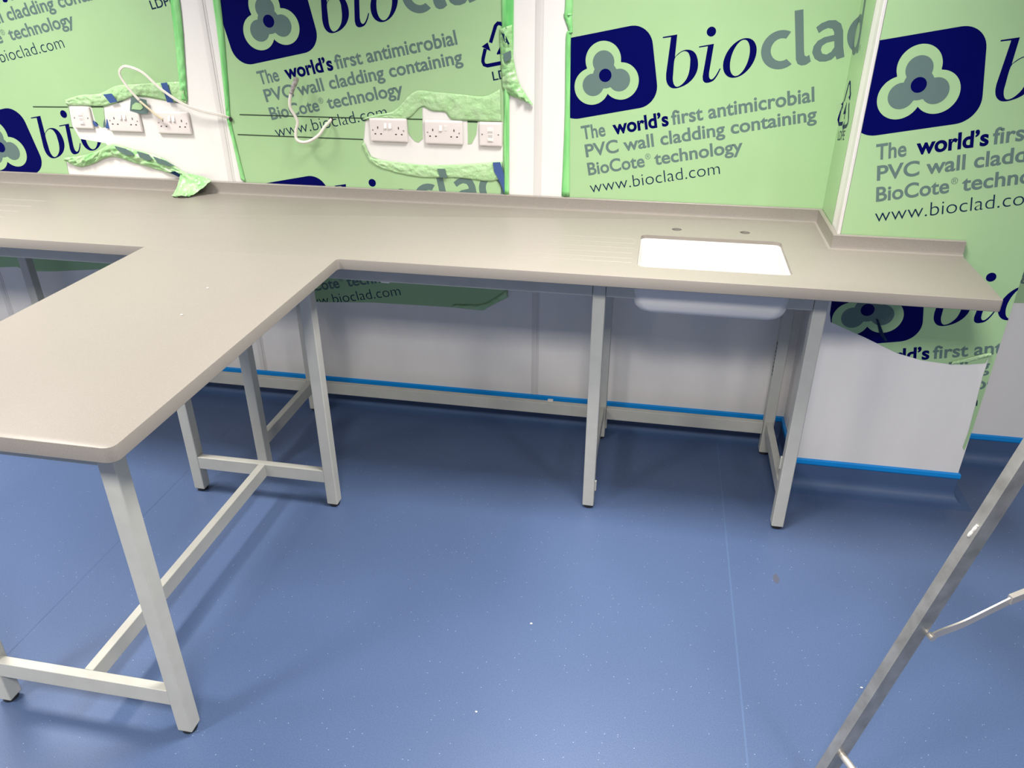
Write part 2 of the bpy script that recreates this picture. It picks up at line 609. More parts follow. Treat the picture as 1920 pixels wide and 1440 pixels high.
d_out = [(0.8625, 0.0874), (0.8885, 0.0868), (0.8885, -0.0800), (0.8655, -0.0800), (0.8635, -0.0680)] + arc(0.835, -0.0215, 0.0565, 300, 62, 24, 0.0600)
ink('grey_ink', 1, tess([d_out + [(0.8625, 0.030)], circle(0.8345, -0.0215, 0.0290, 24, 0, 0.0365)]))
ink('grey_ink', 1, fit_text('\u00ae', 0.896, 0.912, -0.075, 0.016))
# strap line
ink('grey_ink', 1, fit_text('The', -0.1106, -0.0255, -0.2000, 0.0455, 0.022))
ink('navy', 1, fit_text('world\u2019s', 0.0014, 0.1965, -0.2000, 0.0455, 0.032))
ink('grey_ink', 1, fit_text('first antimicrobial', 0.2065, 0.6765, -0.2005, 0.0455, 0.022))
ink('grey_ink', 1, fit_text('PVC wall cladding containing', -0.1065, 0.6825, -0.2635, 0.0435, 0.022))
ink('grey_ink', 1, fit_text('BioCote', -0.1075, 0.0985, -0.3292, 0.0435, 0.022))
ink('grey_ink', 1, fit_text('\u00ae', 0.1027, 0.1215, -0.3055, 0.019))
ink('grey_ink', 1, fit_text('technology', 0.1332, 0.4388, -0.3292, 0.0435, 0.022))
ink('dark_ink', 1, fit_text('www.bioclad.com', -0.1094, 0.3560, -0.3955, 0.0435, -0.012))


# recycling mark: three bent arrows round a "4", LDPE below
def stroke(pts, w):
    pts = [Vector(p) for p in pts]
    L, R = [], []
    for i, p in enumerate(pts):
        t = (pts[min(i + 1, len(pts) - 1)] - pts[max(i - 1, 0)]).normalized()
        nn = Vector((-t.y, t.x)) * w / 2
        L.append(tuple(p + nn)); R.append(tuple(p - nn))
    return L + R[::-1]


rc_c = (0.8285, -0.2440)


def rot120(pts, k):
    a = -2 * PI / 3 * k
    out = []
    for x, y in pts:
        dx, dy = x - rc_c[0], y - rc_c[1]
        out.append((rc_c[0] + dx * math.cos(a) - dy * math.sin(a), rc_c[1] + dx * math.sin(a) + dy * math.cos(a)))
    return out


arm = [(0.7705, -0.2330), (0.7570, -0.2610), (0.7535, -0.2720), (0.7560, -0.2830), (0.7660, -0.2880), (0.8230, -0.2880)]
head = [(0.7590, -0.2240), (0.7835, -0.2140), (0.7880, -0.2440)]
for k in range(3):
    ink('dark_ink' if k == 2 else 'navy', 1, tess([rot120(stroke(arm, 0.0125), k)]))
    ink('navy', 1, tess([rot120(head, k)]))
ink('navy', 1, fit_text('4', 0.8080, 0.8440, -0.2745, 0.050, 0.01))
ink('dark_ink', 1, fit_text('LDPE', 0.7775, 0.8790, -0.3400, 0.0290, 0.012))

ROT = math.radians(11.0)
CR, SR = math.cos(ROT), math.sin(ROT)


def clip_tri(poly, tri):
    """Sutherland-Hodgman: convex poly against CCW triangle."""
    for i in range(3):
        a, b = tri[i], tri[(i + 1) % 3]
        e = b - a
        out = []
        n = len(poly)
        if n < 3:
            return []
        ds = [e.x * (p.y - a.y) - e.y * (p.x - a.x) for p in poly]
        for k in range(n):
            p, q, dp, dq = poly[k], poly[(k + 1) % n], ds[k], ds[(k + 1) % n]
            if dp >= 0:
                out.append(p)
            if (dp > 0 and dq < 0) or (dp < 0 and dq > 0):
                out.append(p + (q - p) * (dp / (dp - dq)))
        poly = out
    return poly if len(poly) >= 3 else []


FILM_MATS = ['film', 'navy', 'grey_ink', 'dark_ink', 'marker']


def make_film(name, regions, dots, mapf, parent=None, lines=()):
    """regions: list of polygons-with-holes in wall coordinates; dots: artwork origins; mapf(p, off) -> 3D."""
    bm = bmesh.new()
    tris = []
    for polys in regions:
        tris += tess(polys)
        for poly in polys:                       # cut edges, the film's own thickness
            n = len(poly)
            for i in range(n):
                p, q = Vector(poly[i]), Vector(poly[(i + 1) % n])
                bm.faces.new([bm.verts.new(mapf(p, 0.0)), bm.verts.new(mapf(q, 0.0)), bm.verts.new(mapf(q, 0.001)), bm.verts.new(mapf(p, 0.001))])
    for t in tris:
        bm.faces.new([bm.verts.new(mapf(p, 0.001)) for p in t])
    bb = [(min(p.x for p in t), max(p.x for p in t), min(p.y for p in t), max(p.y for p in t)) for t in tris]
    gx0, gx1 = min(b[0] for b in bb), max(b[1] for b in bb)
    gy0, gy1 = min(b[2] for b in bb), max(b[3] for b in bb)

    def put(poly, mi, off):
        x0, x1 = min(p.x for p in poly), max(p.x for p in poly)
        y0, y1 = min(p.y for p in poly), max(p.y for p in poly)
        if x1 < gx0 or x0 > gx1 or y1 < gy0 or y0 > gy1:
            return
        for t, b in zip(tris, bb):
            if x1 < b[0] or x0 > b[1] or y1 < b[2] or y0 > b[3]:
                continue
            c = clip_tri(list(poly), t)
            cl = []
            for p in c:
                if not cl or (p - cl[-1]).length > 1e-6:
                    cl.append(p)
            if len(cl) > 2 and (cl[0] - cl[-1]).length < 1e-6:
                cl.pop()
            if len(cl) < 3:
                continue
            f = bm.faces.new([bm.verts.new(mapf(p, off)) for p in cl])
            f.material_index = mi

    for dx, dz in dots:
        for key, layer, tl in ART:
            mi = FILM_MATS.index(key)
            for t in tl:
                w = [Vector((dx + p.x * CR - p.y * SR, dz + p.x * SR + p.y * CR)) for p in t]
                if (w[1] - w[0]).cross(w[2] - w[0]) < 0:
                    w.reverse()
                put(w, mi, 0.001 + 0.00022 * layer)
    for (xa, za), (xb, zb), w in lines:
        h = Vector((0, w / 2))
        a, b = Vector((xa, za)), Vector((xb, zb))
        put([a - h, b - h, b + h, a + h], 4, 0.0022)
    me = bpy.data.meshes.new(name)
    bm.to_mesh(me)
    bm.free()
    for k in FILM_MATS:
        me.materials.append(M[k])
    o = bpy.data.objects.new(name, me)
    COL.objects.link(o)
    if parent:
        o.parent = parent
    return o


def crumple(name, m, parent, top, bottom, nu=60, nv=10, y0=-0.004, amp=0.012, seed=0.0, mapf=None, ufreq=18.0, thick=0.0012):
    """A loose, wrinkled strip of film between two edge lines given in wall coordinates."""
    tp = spline([(p[0], p[1], 0) for p in top], 8)
    bt = spline([(p[0], p[1], 0) for p in bottom], 8)

    def at(c, u):
        k = u * (len(c) - 1)
        i = min(int(k), len(c) - 2)
        return c[i].lerp(c[i + 1], k - i)
    bm = bmesh.new()
    lay = []
    for off in (0.0, thick):
        g = []
        for i in range(nu + 1):
            u = i / nu
            a, b = at(tp, u), at(bt, u)
            row = []
            for j in range(nv + 1):
                v = j / nv
                p = a.lerp(b, v)
                w = math.sin(PI * v) ** 0.6 * amp
                d = w * (0.65 + 0.8 * noise.noise((u * ufreq, v * 3.0, seed)) + 0.45 * noise.noise((u * ufreq * 2.7, v * 7.0, seed + 5)))
                d += 0.0015 * (1 + noise.noise((u * 30, v * 4, seed + 9)))
                q = (p.x, y0 - max(0.0005, d) - off, p.y)
                row.append(bm.verts.new(mapf(q) if mapf else q))
            g.append(row)
        lay.append(g)
    for k, g in enumerate(lay):
        for i in range(nu):
            for j in range(nv):
                f = (g[i][j], g[i + 1][j], g[i + 1][j + 1], g[i][j + 1])
                bm.faces.new(f if k else f[::-1])
    a, b = lay
    for i in range(nu):
        bm.faces.new((a[i][0], a[i + 1][0], b[i + 1][0], b[i][0]))
        bm.faces.new((a[i][nv], b[i][nv], b[i + 1][nv], a[i + 1][nv]))
    for j in range(nv):
        bm.faces.new((a[0][j], b[0][j], b[0][j + 1], a[0][j + 1]))
        bm.faces.new((a[nu][j], a[nu][j + 1], b[nu][j + 1], b[nu][j]))
    return link(name, bm, m, parent, True)


def flat_map(y):
    return lambda p, off: (p.x, y - 0.0006 - off, p.y)


wall_map = flat_map(0.0)
TOPZ = 2.05
PER = 0.709

# film sheet left of the first joint
DA = (-2.400, 1.0757)
regA = [[(-2.60, TOPZ), (-2.60, 0.535), (-2.504, 0.543), (-2.463, 0.525), (-2.321, 0.533), (-2.085, 0.558), (-1.90, 0.56), (-1.90, 0.90), (-2.109, 0.93), (-2.109, 0.978), (-2.105, 1.030), (-2.060, 1.046), (-1.980, 1.046), (-1.910, 1.058), (-1.885, 1.080), (-1.900, 1.108), (-2.014, 1.122), (-2.034, 1.174), (-2.027, 1.250),
         (-1.951, 1.252), (-1.925, 1.248), (-1.922, 1.185), (-1.900, 1.170), (-1.882, 1.172), (-1.870, 1.248), (-1.780, 1.272), (-1.728, 1.293), (-1.671, 1.290), (-1.578, 1.277), (-1.518, 1.270), (-1.495, 1.322), (-1.482, 1.413), (-1.460, 1.631), (-1.452, TOPZ)]]
film_a = make_film('protective_film', [regA], [DA, (DA[0], DA[1] + PER), (DA[0], DA[1] - PER)], wall_map,
                   lines=[((-2.19, 1.242), (-2.03, 1.245), 0.0035), ((-1.926, 1.248), (-1.871, 1.250), 0.004), ((-2.05, 1.166), (-2.03, 1.165), 0.004)])
tag(film_a, 'leftmost sheet of printed green protective film on the white wall, torn around the left sockets', 'protective film')
crumple('film_edge', M['film_fold'], film_a, [(-1.468, 2.05), (-1.490, 1.631), (-1.512, 1.40), (-1.525, 1.29)], [(-1.440, 2.05), (-1.452, 1.631), (-1.478, 1.413), (-1.497, 1.28)], 60, 6, -0.001, 0.008, 1.0)
crumple('torn_lip', M['film_loose'], film_a, [(-2.035, 1.272), (-1.96, 1.292), (-1.87, 1.300), (-1.79, 1.330), (-1.70, 1.338), (-1.60, 1.345), (-1.50, 1.352)], [(-2.028, 1.252), (-1.951, 1.254), (-1.87, 1.253), (-1.78, 1.276), (-1.70, 1.296), (-1.60, 1.284), (-1.500, 1.270)], 100, 12, -0.0015, 0.006, 2.0, None, 26.0)


def patch(name, m, parent, pts, y, tilt=0.0):
    bm = bmesh.new()
    cz = sum(p[1] for p in pts) / len(pts)
    for dy in (0.0, -0.0012):
        bm.faces.new([bm.verts.new((p[0], y + dy + (p[1] - cz) * tilt, p[1])) for p in pts])
    n = len(pts)
    bm.verts.ensure_lookup_table()
    for i in range(n):
        j = (i + 1) % n
        bm.faces.new((bm.verts[i], bm.verts[j], bm.verts[n + j], bm.verts[n + i]))
    return link(name, bm, m, parent)


patch('print_patch', M['ink_blue'], film_a, [(-1.850, 1.298), (-1.812, 1.302), (-1.795, 1.272), (-1.828, 1.266)], -0.0115)
patch('print_patch', M['ink_blue'], film_a, [(-1.590, 1.345), (-1.563, 1.348), (-1.553, 1.275), (-1.578, 1.275)], -0.0115)
patch('print_patch', M['grey_ink'], film_a, [(-1.729, 1.293), (-1.666, 1.282), (-1.670, 1.232), (-1.700, 1.228), (-1.748, 1.240)], -0.0125)
patch('print_patch', M['film'], film_a, [(-1.730, 1.262), (-1.712, 1.272), (-1.690, 1.268), (-1.686, 1.252), (-1.700, 1.244), (-1.737, 1.246)], -0.0145)
patch('print_patch', M['ink_blue'], film_a, [(-1.94, 1.192), (-1.925, 1.196), (-1.912, 1.176), (-1.925, 1.172)], -0.004)
patch('print_patch', M['ink_blue'], film_a, [(-1.866, 1.205), (-1.852, 1.180), (-1.852, 1.166), (-1.880, 1.168)], -0.004)

# the strip torn loose, twisting down over the upstand
crumple('torn_strip', M['film_crease'], film_a, [(-2.098, 1.046), (-2.020, 1.056), (-1.940, 1.078), (-1.870, 1.106), (-1.781, 1.090), (-1.668, 1.064), (-1.585, 1.015), (-1.540, 0.992)], [(-2.106, 1.030), (-2.050, 1.008), (-1.981, 1.022), (-1.884, 1.055), (-1.770, 1.030), (-1.640, 1.000), (-1.560, 0.985)], 90, 12, -0.003, 0.015, 4.0, None, 22.0)
patch('print_patch', M['grey_ink'], film_a, [(-1.850, 1.104), (-1.800, 1.094), (-1.770, 1.078), (-1.768, 1.068), (-1.800, 1.068), (-1.835, 1.085)], -0.0205)
patch('print_patch', M['grey_ink'], film_a, [(-1.752, 1.086), (-1.700, 1.074), (-1.690, 1.054), (-1.712, 1.050), (-1.745, 1.062)], -0.0205)
patch('print_patch', M['grey_ink'], film_a, [(-1.685, 1.068), (-1.630, 1.052), (-1.595, 1.032), (-1.630, 1.032), (-1.670, 1.042)], -0.0205)
patch('print_patch', M['dark_ink'], film_a, [(-1.625, 1.006), (-1.600, 1.012), (-1.565, 0.992), (-1.560, 0.982), (-1.590, 0.990)], -0.0205)


def hanging(nu=26, nv=18):
    """End of the loose strip: a crumpled tuft hanging over the upstand onto the worktop."""
    bm = bmesh.new()
    left = spline([(-1.585, -0.014, 0.992), (-1.580, -0.030, 0.982), (-1.585, -0.050, 0.955), (-1.592, -0.070, 0.9330), (-1.575, -0.105, 0.9325), (-1.545, -0.118, 0.9325)], 6)
    right = spline([(-1.530, -0.006, 0.998), (-1.475, -0.020, 0.992), (-1.440, -0.032, 0.982), (-1.462, -0.055, 0.960), (-1.490, -0.085, 0.940), (-1.505, -0.110, 0.9325)], 6)
    lay = []
    for off in (0, 0.0015):
        g = []
        for i in range(nu + 1):
            u = i / nu
            k = u * (len(left) - 1)
            a = left[min(int(k), len(left) - 2)].lerp(left[min(int(k) + 1, len(left) - 1)], k - int(k))
            b = right[min(int(k), len(right) - 2)].lerp(right[min(int(k) + 1, len(right) - 1)], k - int(k))
            row = []
            for j in range(nv + 1):
                v = j / nv
                p = a.lerp(b, v)
                e = math.sin(PI * v) * 0.012 + 0.010 * (noise.noise((u * 5, v * 6, 3)) + 0.6 * noise.noise((u * 13, v * 12, 8)))
                p = p + Vector((0, -abs(e) - off * 0.7, abs(e) * 0.7 + off * 0.7))
                p.z = max(p.z, 0.9318 + off)
                row.append(bm.verts.new(p))
            g.append(row)
        lay.append(g)
    for k, g in enumerate(lay):
        for i in range(nu):
            for j in range(nv):
                bm.faces.new((g[i][j], g[i + 1][j], g[i + 1][j + 1], g[i][j + 1]))
    return bm


link('hanging_tuft', hanging(), M['film_crease'], film_a, True)

# film sheet between the two joints
DB = (-1.114, 1.5637)
holeB = [(-0.794, 1.148), (-0.779, 1.228), (-0.690, 1.236), (-0.614, 1.238), (-0.613, 1.186), (-0.592, 1.160), (-0.576, 1.155), (-0.559, 1.169), (-0.553, 1.283), (-0.518, 1.269), (-0.467, 1.266), (-0.448, 1.241), (-0.384, 1.237), (-0.385, 1.155), (-0.370, 1.158), (-0.353, 1.189), (-0.346, 1.236), (-0.252, 1.239), (-0.254, 1.096), (-0.286, 1.093), (-0.424, 1.078), (-0.556, 1.071), (-0.728, 1.084), (-0.768, 1.097)]
outB = [(-1.300, TOPZ), (-1.306, 1.631), (-1.328, 1.327), (-1.335, 1.226), (-1.330, 1.136), (-1.316, 0.980), (-1.310, 0.500), (-1.059, 0.477), (-0.814, 0.493), (-0.481, 0.497), (-0.348, 0.492), (-0.326, 0.506), (-0.242, 0.558), (-0.236, 0.586), (-0.240, 0.974), (-0.236, 1.354), (-0.216, 1.635), (-0.214, TOPZ)]
film_b = make_film('protective_film', [[outB, holeB]], [DB, (DB[0], DB[1] - PER), (DB[0], DB[1] + PER)], wall_map,
                   lines=[((-1.287, 1.236), (-0.779, 1.2365), 0.0035), ((-0.614, 1.2385), (-0.553, 1.239), 0.0035), ((-1.309, 1.161), (-0.794, 1.159), 0.0035), ((-0.384, 1.236), (-0.346, 1.236), 0.005)])
tag(film_b, 'middle sheet of printed green protective film, cut out around the right-hand sockets', 'protective film')
crumple('film_edge', M['film_fold'], film_b, [(-1.322, 2.05), (-1.320, 1.631), (-1.336, 1.327), (-1.344, 1.226), (-1.336, 1.136), (-1.326, 0.985)], [(-1.285, 2.05), (-1.290, 1.631), (-1.316, 1.327), (-1.327, 1.226), (-1.322, 1.136), (-1.307, 0.980)], 90, 5, -0.001, 0.007, 11.0)
crumple('film_edge', M['film_fold'], film_b, [(-0.252, 2.05), (-0.255, 1.635), (-0.248, 1.450), (-0.248, 1.354), (-0.250, 0.980)], [(-0.208, 2.05), (-0.211, 1.635), (-0.214, 1.450), (-0.226, 1.354), (-0.230, 0.974)], 90, 6, -0.001, 0.009, 13.0)
crumple('torn_lip', M['film_loose'], film_b, [(-0.785, 1.236), (-0.740, 1.250), (-0.660, 1.268), (-0.580, 1.335), (-0.500, 1.335), (-0.410, 1.330), (-0.320, 1.325), (-0.262, 1.350)], [(-0.784, 1.231), (-0.740, 1.238), (-0.680, 1.238), (-0.610, 1.242), (-0.553, 1.285), (-0.518, 1.271), (-0.467, 1.268), (-0.440, 1.244), (-0.350, 1.240), (-0.258, 1.240)], 110, 12, -0.0015, 0.0055, 21.0, None, 26.0)
crumple('torn_lip', M['film_loose'], film_b, [(-0.790, 1.150), (-0.768, 1.097), (-0.728, 1.086), (-0.640, 1.078), (-0.556, 1.073), (-0.424, 1.080), (-0.286, 1.095), (-0.256, 1.098)], [(-0.800, 1.140), (-0.770, 1.078), (-0.720, 1.052), (-0.640, 1.034), (-0.556, 1.026), (-0.424, 1.030), (-0.310, 1.022), (-0.256, 1.035)], 110, 12, -0.0015, 0.0055, 27.0, None, 26.0)
patch('print_patch', M['grey_ink'], film_b, [(-0.505, 1.062), (-0.475, 1.063), (-0.466, 1.030), (-0.496, 1.029)], -0.0098)
patch('print_patch', M['ink_blue'], film_b, [(-0.290, 1.094), (-0.262, 1.096), (-0.247, 1.05), (-0.246, 0.98), (-0.262, 1.02), (-0.285, 1.060)], -0.0098)
# curled scrap on the right edge by the recycling mark
crumple('torn_lip', M['film_crease'], film_b, [(-0.262, 1.545), (-0.258, 1.470), (-0.255, 1.400), (-0.245, 1.345), (-0.180, 1.315), (-0.142, 1.302)], [(-0.216, 1.560), (-0.214, 1.480), (-0.205, 1.420), (-0.190, 1.370), (-0.160, 1.325), (-0.140, 1.300)], 50, 8, -0.004, 0.016, 31.0)
patch('print_patch', M['dark_ink'], film_b, [(-0.252, 1.535), (-0.238, 1.530), (-0.222, 1.500), (-0.235, 1.498)], -0.021)
patch('print_patch', M['grey_ink'], film_b, [(-0.246, 1.468), (-0.218, 1.480), (-0.216, 1.455), (-0.240, 1.440)], -0.021)
crumple('torn_lip', M['film_loose'], film_b, [(-0.460, 0.512), (-0.348, 0.520), (-0.290, 0.552), (-0.240, 0.592)], [(-0.470, 0.500), (-0.350, 0.494), (-0.320, 0.508), (-0.236, 0.560)], 30, 6, -0.0015, 0.008, 41.0)

# film sheet behind the sink, turning the corner onto the column
DC = (0.110, 1.4030)


def fold_map(p, off):
    off += 0.0006
    if p.x <= CX - off:
        return (p.x, -off, p.y)
    return (CX - off, -(p.x - CX) - off * 0.5 if p.x > CX else -off, p.y)


REND = CX + 0.200
leftC = [(-0.031, 0.90), (-0.027, 0.971), (-0.024, 1.276), (-0.028, 1.518), (-0.024, 1.545), (-0.034, 1.591), (-0.032, 1.636), (-0.030, TOPZ)]
regC1 = [(leftC[0][0], 0.90), (CX, 0.90), (CX, TOPZ)] + leftC[::-1][:-1]
regC2 = [(CX, 0.94), (REND - 0.004, 0.94), (REND - 0.002, 1.30), (REND, TOPZ), (CX, TOPZ)]
film_c = make_film('protective_film', [[regC1], [regC2]], [DC, (DC[0], DC[1] - PER), (DC[0], DC[1] + PER)], fold_map)
tag(film_c, 'printed green protective film above the sink, wrapped round the corner onto the column side', 'protective film')
crumple('film_edge', M['film_fold'], film_c, [(-0.034, 2.05), (-0.036, 1.636), (-0.040, 1.591), (-0.021, 1.540), (-0.031, 1.518), (-0.027, 1.276), (-0.030, 0.980)], [(-0.010, 2.05), (-0.010, 1.636), (-0.012, 1.591), (-0.008, 1.540), (-0.013, 1.518), (-0.008, 1.276), (0.000, 0.980)], 100, 5, -0.001, 0.007, 51.0)
# film sheet on the front of the column
DD = (1.0412, 1.4275)
regD = [(0.9105, TOPZ), (0.9105, 0.9906), (0.928, 0.700), (0.9364, 0.6703), (1.0529, 0.6242), (1.1689, 0.5742), (1.2495, 0.5549), (1.3458, 0.5478), (1.400, 0.5520), (1.448, 0.5616), (1.4540, 0.5926), (1.4529, 0.5148), (1.4590, 0.4000), (1.4608, 0.3577), (1.4635, 0.2949), (1.4613, 0.2302), (1.4690, 0.2180), (CF, 0.2957), (CF, TOPZ)]
col_map = flat_map(-CD)
ROT_SAVE = (CR, SR)
CR, SR = math.cos(math.radians(10.4)), math.sin(math.radians(10.4))
film_d = make_film('protective_film', [[regD]], [DD, (1.043, 0.7235), (DD[0], DD[1] + PER)], col_map)
CR, SR = ROT_SAVE
tag(film_d, 'printed green protective film on the front of the white column, torn off below the worktop', 'protective film')
crumple('torn_lip', M['film_loose'], film_d, [(1.345, 0.560), (1.390, 0.578), (1.440, 0.598), (1.456, 0.600)], [(1.340, 0.549), (1.390, 0.563), (1.435, 0.582), (1.452, 0.592)], 40, 6, -CD - 0.0015, 0.008, 61.0)
patch('folded_crease', M['dark_ink'], film_d, [(1.075, 0.695), (1.082, 0.692), (1.112, 0.640), (1.128, 0.618), (1.120, 0.616), (1.098, 0.640)], -CD - 0.0038)

# film sheet on the wall beyond the column
DE = (1.174, 1.007)
regE = [(CF + 0.01, 2.05), (CF + 0.01, 0.670), (1.6083, 0.6690), (1.6426, 0.6710), (2.30, 0.68), (2.30, TOPZ)]
film_e = make_film('protective_film', [[regE]], [DE, (DE[0] + 1.22, DE[1] + 0.2), (DE[0], DE[1] + PER)], wall_map)
tag(film_e, 'printed green protective film on the far wall to the right of the column', 'protective film')

# ------------------------------------------------------------------ worktop


def boolean(ob, cutter, op='DIFFERENCE'):
    md = ob.modifiers.new('cut', 'BOOLEAN')
    md.object = cutter
    md.operation = op
    md.solver = 'EXACT'
    dg = bpy.context.evaluated_depsgraph_get()
    me = bpy.data.meshes.new_from_object(ob.evaluated_get(dg))
    old = ob.data
    nm = old.name
    ob.modifiers.clear()
    ob.data = me
    bpy.data.meshes.remove(old)
    me.name = nm
    cm = cutter.data
    bpy.data.objects.remove(cutter)
    bpy.data.meshes.remove(cm)


worktop = thing('worktop', 'grey-beige speckled T-shaped solid worktop along the wall with a peninsula', 'worktop', (0, -0.003, H - T))
BK = -0.0035     # back of the worktop, just clear of film and wall
plan = [(-4.2, -D), (XL, -D), (XL, -LP), (XR, -LP), (XR, -D), (XE, -D), (XU, -CD + BK), (CX + BK, -CD + BK), (CX + BK, BK), (-4.2, BK)]
rad = [0, 0.003, 0.010, 0.022, 0.010, 0.006, 0.003, 0.002, 0.002, 0]
outl = round_poly(plan, rad, 6)
bm = bmesh.new()
secs = []
for ins, z in [(0.0015, H - T), (0.0, H - T + 0.0015), (0.0, H - 0.002), (0.0006, H - 0.0006), (0.002, H)]:
    secs.append([(x, y, z) for x, y in inset(outl, ins)])
rings = loft(bm, secs, False, False)
for ring, flip in ((rings[0], True), (rings[-1], False)):
    tri = tessellate_polygon([[v.co for v in ring]])
    for t in tri:
        a = [ring[i] for i in t]
        try:
            bm.faces.new(a)
        except ValueError:
            pass
slab = link('slab', bm, M['stone'], worktop)

SX0, SX1, SY0, SY1 = 0.280, 0.7355, -0.6030, -0.2760
bm = bmesh.new()
loft(bm, [[(x, y, z) for x, y in rrect((SX0 + SX1) / 2, (SY0 + SY1) / 2, SX1 - SX0, SY1 - SY0, 0.022, 8)] for z in (H - T - 0.02, H + 0.02)])
boolean(slab, link('cutter', bm, M['stone']))
bm = bmesh.new()
for x, y in [(0.3986, -0.1937), (0.628, -0.1897)]:
    cyl(bm, (x, y, H - T - 0.01), (x, y, H + 0.01), 0.0165, 32)
boolean(slab, link('cutter', bm, M['stone']))
bm = bmesh.new()
gr = 0.006
for y in [-0.330, -0.380, -0.430, -0.482, -0.533, -0.572]:
    cyl(bm, (-0.02 - 0.08 * ((y + 0.33) / -0.25), y, H + gr * 0.90), (0.262, y, H + gr * 0.80), gr, 16)
for k, y in enumerate([-0.2533, -0.3319, -0.4010, -0.4767, -0.55]):
    cyl(bm, (-2.75, y, H + gr * 0.5), (-2.03, y, H + gr * 0.5), gr, 16)
boolean(slab, link('cutter', bm, M['stone']))
for p in slab.data.polygons:
    p.use_smooth = True
for p in slab.data.polygons:
    if abs(p.normal.z) > 0.999:
        p.use_smooth = False
slab.data.set_sharp_from_angle(angle=math.radians(28))

# upstand: follows wall, column side and column front, with a small cove at its foot
up_path = [(-4.2, BK), (CX + BK, BK), (CX + BK, -CD + BK), (XU, -CD + BK)]
prof = [(0.0, H + UPH), (UPW - 0.002, H + UPH), (UPW, H + UPH - 0.002), (UPW, H + 0.009), (UPW + 0.0025, H + 0.0025), (UPW + 0.009, H), (UPW + 0.009, H - 0.0004), (0.0, H - 0.0004)]
bm = bmesh.new()
secs = []
for i, p in enumerate(up_path):
    p = Vector(p)
    a = (p - Vector(up_path[i - 1])).normalized() if i else None
    b = (Vector(up_path[i + 1]) - p).normalized() if i < len(up_path) - 1 else None
    a = a or b
    b = b or a
    n1, n2 = Vector((a.y, -a.x)), Vector((b.y, -b.x))
    k = (n1 + n2).normalized()
    k = k / max(0.2, k.dot(n1))
    secs.append([(p.x + k.x * d, p.y + k.y * d, z) for d, z in prof])
loft(bm, secs)
link('upstand', bm, M['stone'], worktop, True, 35)

# ------------------------------------------------------------------ sink
sink = thing('sink', 'white rectangular undermount sink set in the worktop beside the column', 'sink', ((SX0 + SX1) / 2, (SY0 + SY1) / 2, 0.772))
scx, scy, sw, sh = (SX0 + SX1) / 2, (SY0 + SY1) / 2, SX1 - SX0 + 0.006, SY1 - SY0 + 0.006
zt = H - T - 0.0005
bm = bmesh.new()


def sec(ins, z, r):
    return [(x, y, z) for x, y in rrect(scx, scy, sw - 2 * ins, sh - 2 * ins, r, 8)]


loft(bm, [sec(0.085, 0.784, 0.06), sec(0.050, 0.786, 0.05), sec(0.030, 0.791, 0.045), sec(0.017, 0.802, 0.040), sec(0.010, 0.82, 0.034), sec(0.004, 0.88, 0.024), sec(0.0040, H - 0.0125, 0.021), sec(0.0034, H - 0.0118, 0.021), sec(0.0034, zt - 0.0001, 0.021),
          sec(-0.016, zt, 0.035), sec(-0.016, zt - 0.006, 0.035), sec(-0.007, zt - 0.008, 0.03), sec(-0.005, 0.86, 0.03), sec(0.000, 0.815, 0.036), sec(0.004, 0.797, 0.040), sec(0.013, 0.782, 0.045), sec(0.028, 0.774, 0.05), sec(0.07, 0.772, 0.05)], True, True)
link('basin', bm, M['sink'], sink, True, 50)
bm = bmesh.new()
cyl(bm, (scx, scy, 0.7835), (scx, scy, 0.787), 0.036, 32)
link('drain', bm, M['alu_bright'], sink)

# ------------------------------------------------------------------ steel frames
S4 = 0.040
LZ = 0.012
ZU = H - T - 0.0005      # underside of the worktop
LF, LB = -0.5955, -0.1165


def leg(parent, x0, y0, w=S4):
    bm = bmesh.new()
    box(bm, x0, x0 + w, y0, y0 + w, LZ, ZU, 0.003, 2)
    o = link('leg', bm, M['steel'], parent)
    bm = bmesh.new()
    c = (x0 + w / 2, y0 + w / 2)
    cyl(bm, (*c, 0.0), (*c, 0.003), 0.017, 24, 0.019)
    cyl(bm, (*c, 0.003), (*c, 0.010), 0.019, 24, 0.018)
    cyl(bm, (*c, 0.010), (*c, LZ + 0.002), 0.008, 12)
    f = link('foot', bm, M['rubber'], o)
    return o


bench = thing('bench_frame', 'long pale grey steel frame under the wall bench and sink', 'bench frame', (-0.6, -0.35, 0))
BX = [-2.378, -1.1107, 0.1506, 0.8111]
for x in BX:
    leg(bench, x, LF)
    leg(bench, x, LB)
    boxo('side_rail', M['steel'], bench, x + 0.0075, x + 0.0325, LF + S4 - 0.001, LB + 0.001, 0.104, 0.154)
    boxo('side_rail', M['steel'], bench, x + 0.0075, x + 0.0325, LF + S4 - 0.001, LB + 0.001, 0.8455, ZU)
for a, b in zip(BX, BX[1:]):
    boxo('front_rail', M['steel'], bench, a + S4 + 0.0012, b - 0.0012, LF + 0.001, LF + 0.026, 0.8215, ZU)
    boxo('back_rail', M['steel'], bench, a + S4 + 0.0012, b - 0.0012, LB + 0.001, LB + 0.026, 0.098, 0.1485)
    boxo('back_rail', M['steel'], bench, a + S4 + 0.0012, b - 0.0012, LB + 0.001, LB + 0.026, 0.8455, ZU)
boxo('rail_clip', M['white_trim'], bench, -0.052, -0.030, LB + 0.015, LB + 0.028, 0.1480, 0.1560, 0.001)
boxo('rail_clip', M['white_trim'], bench, -0.548, -0.518, LF + 0.006, LF + 0.020, 0.8165, 0.8220, 0.001)
for (x, y, z, h) in [(0.1506 + S4, LF + 0.008, 0.075, 0.040), (0.1506 + S4, LB + 0.008, 0.050, 0.045), (0.8111 - 0.006, LF + 0.026, 0.235, 0.045)]:
    boxo('bracket', M['steel'], bench, x, x + 0.006, y, y + 0.012, z, z + h, 0.0015)
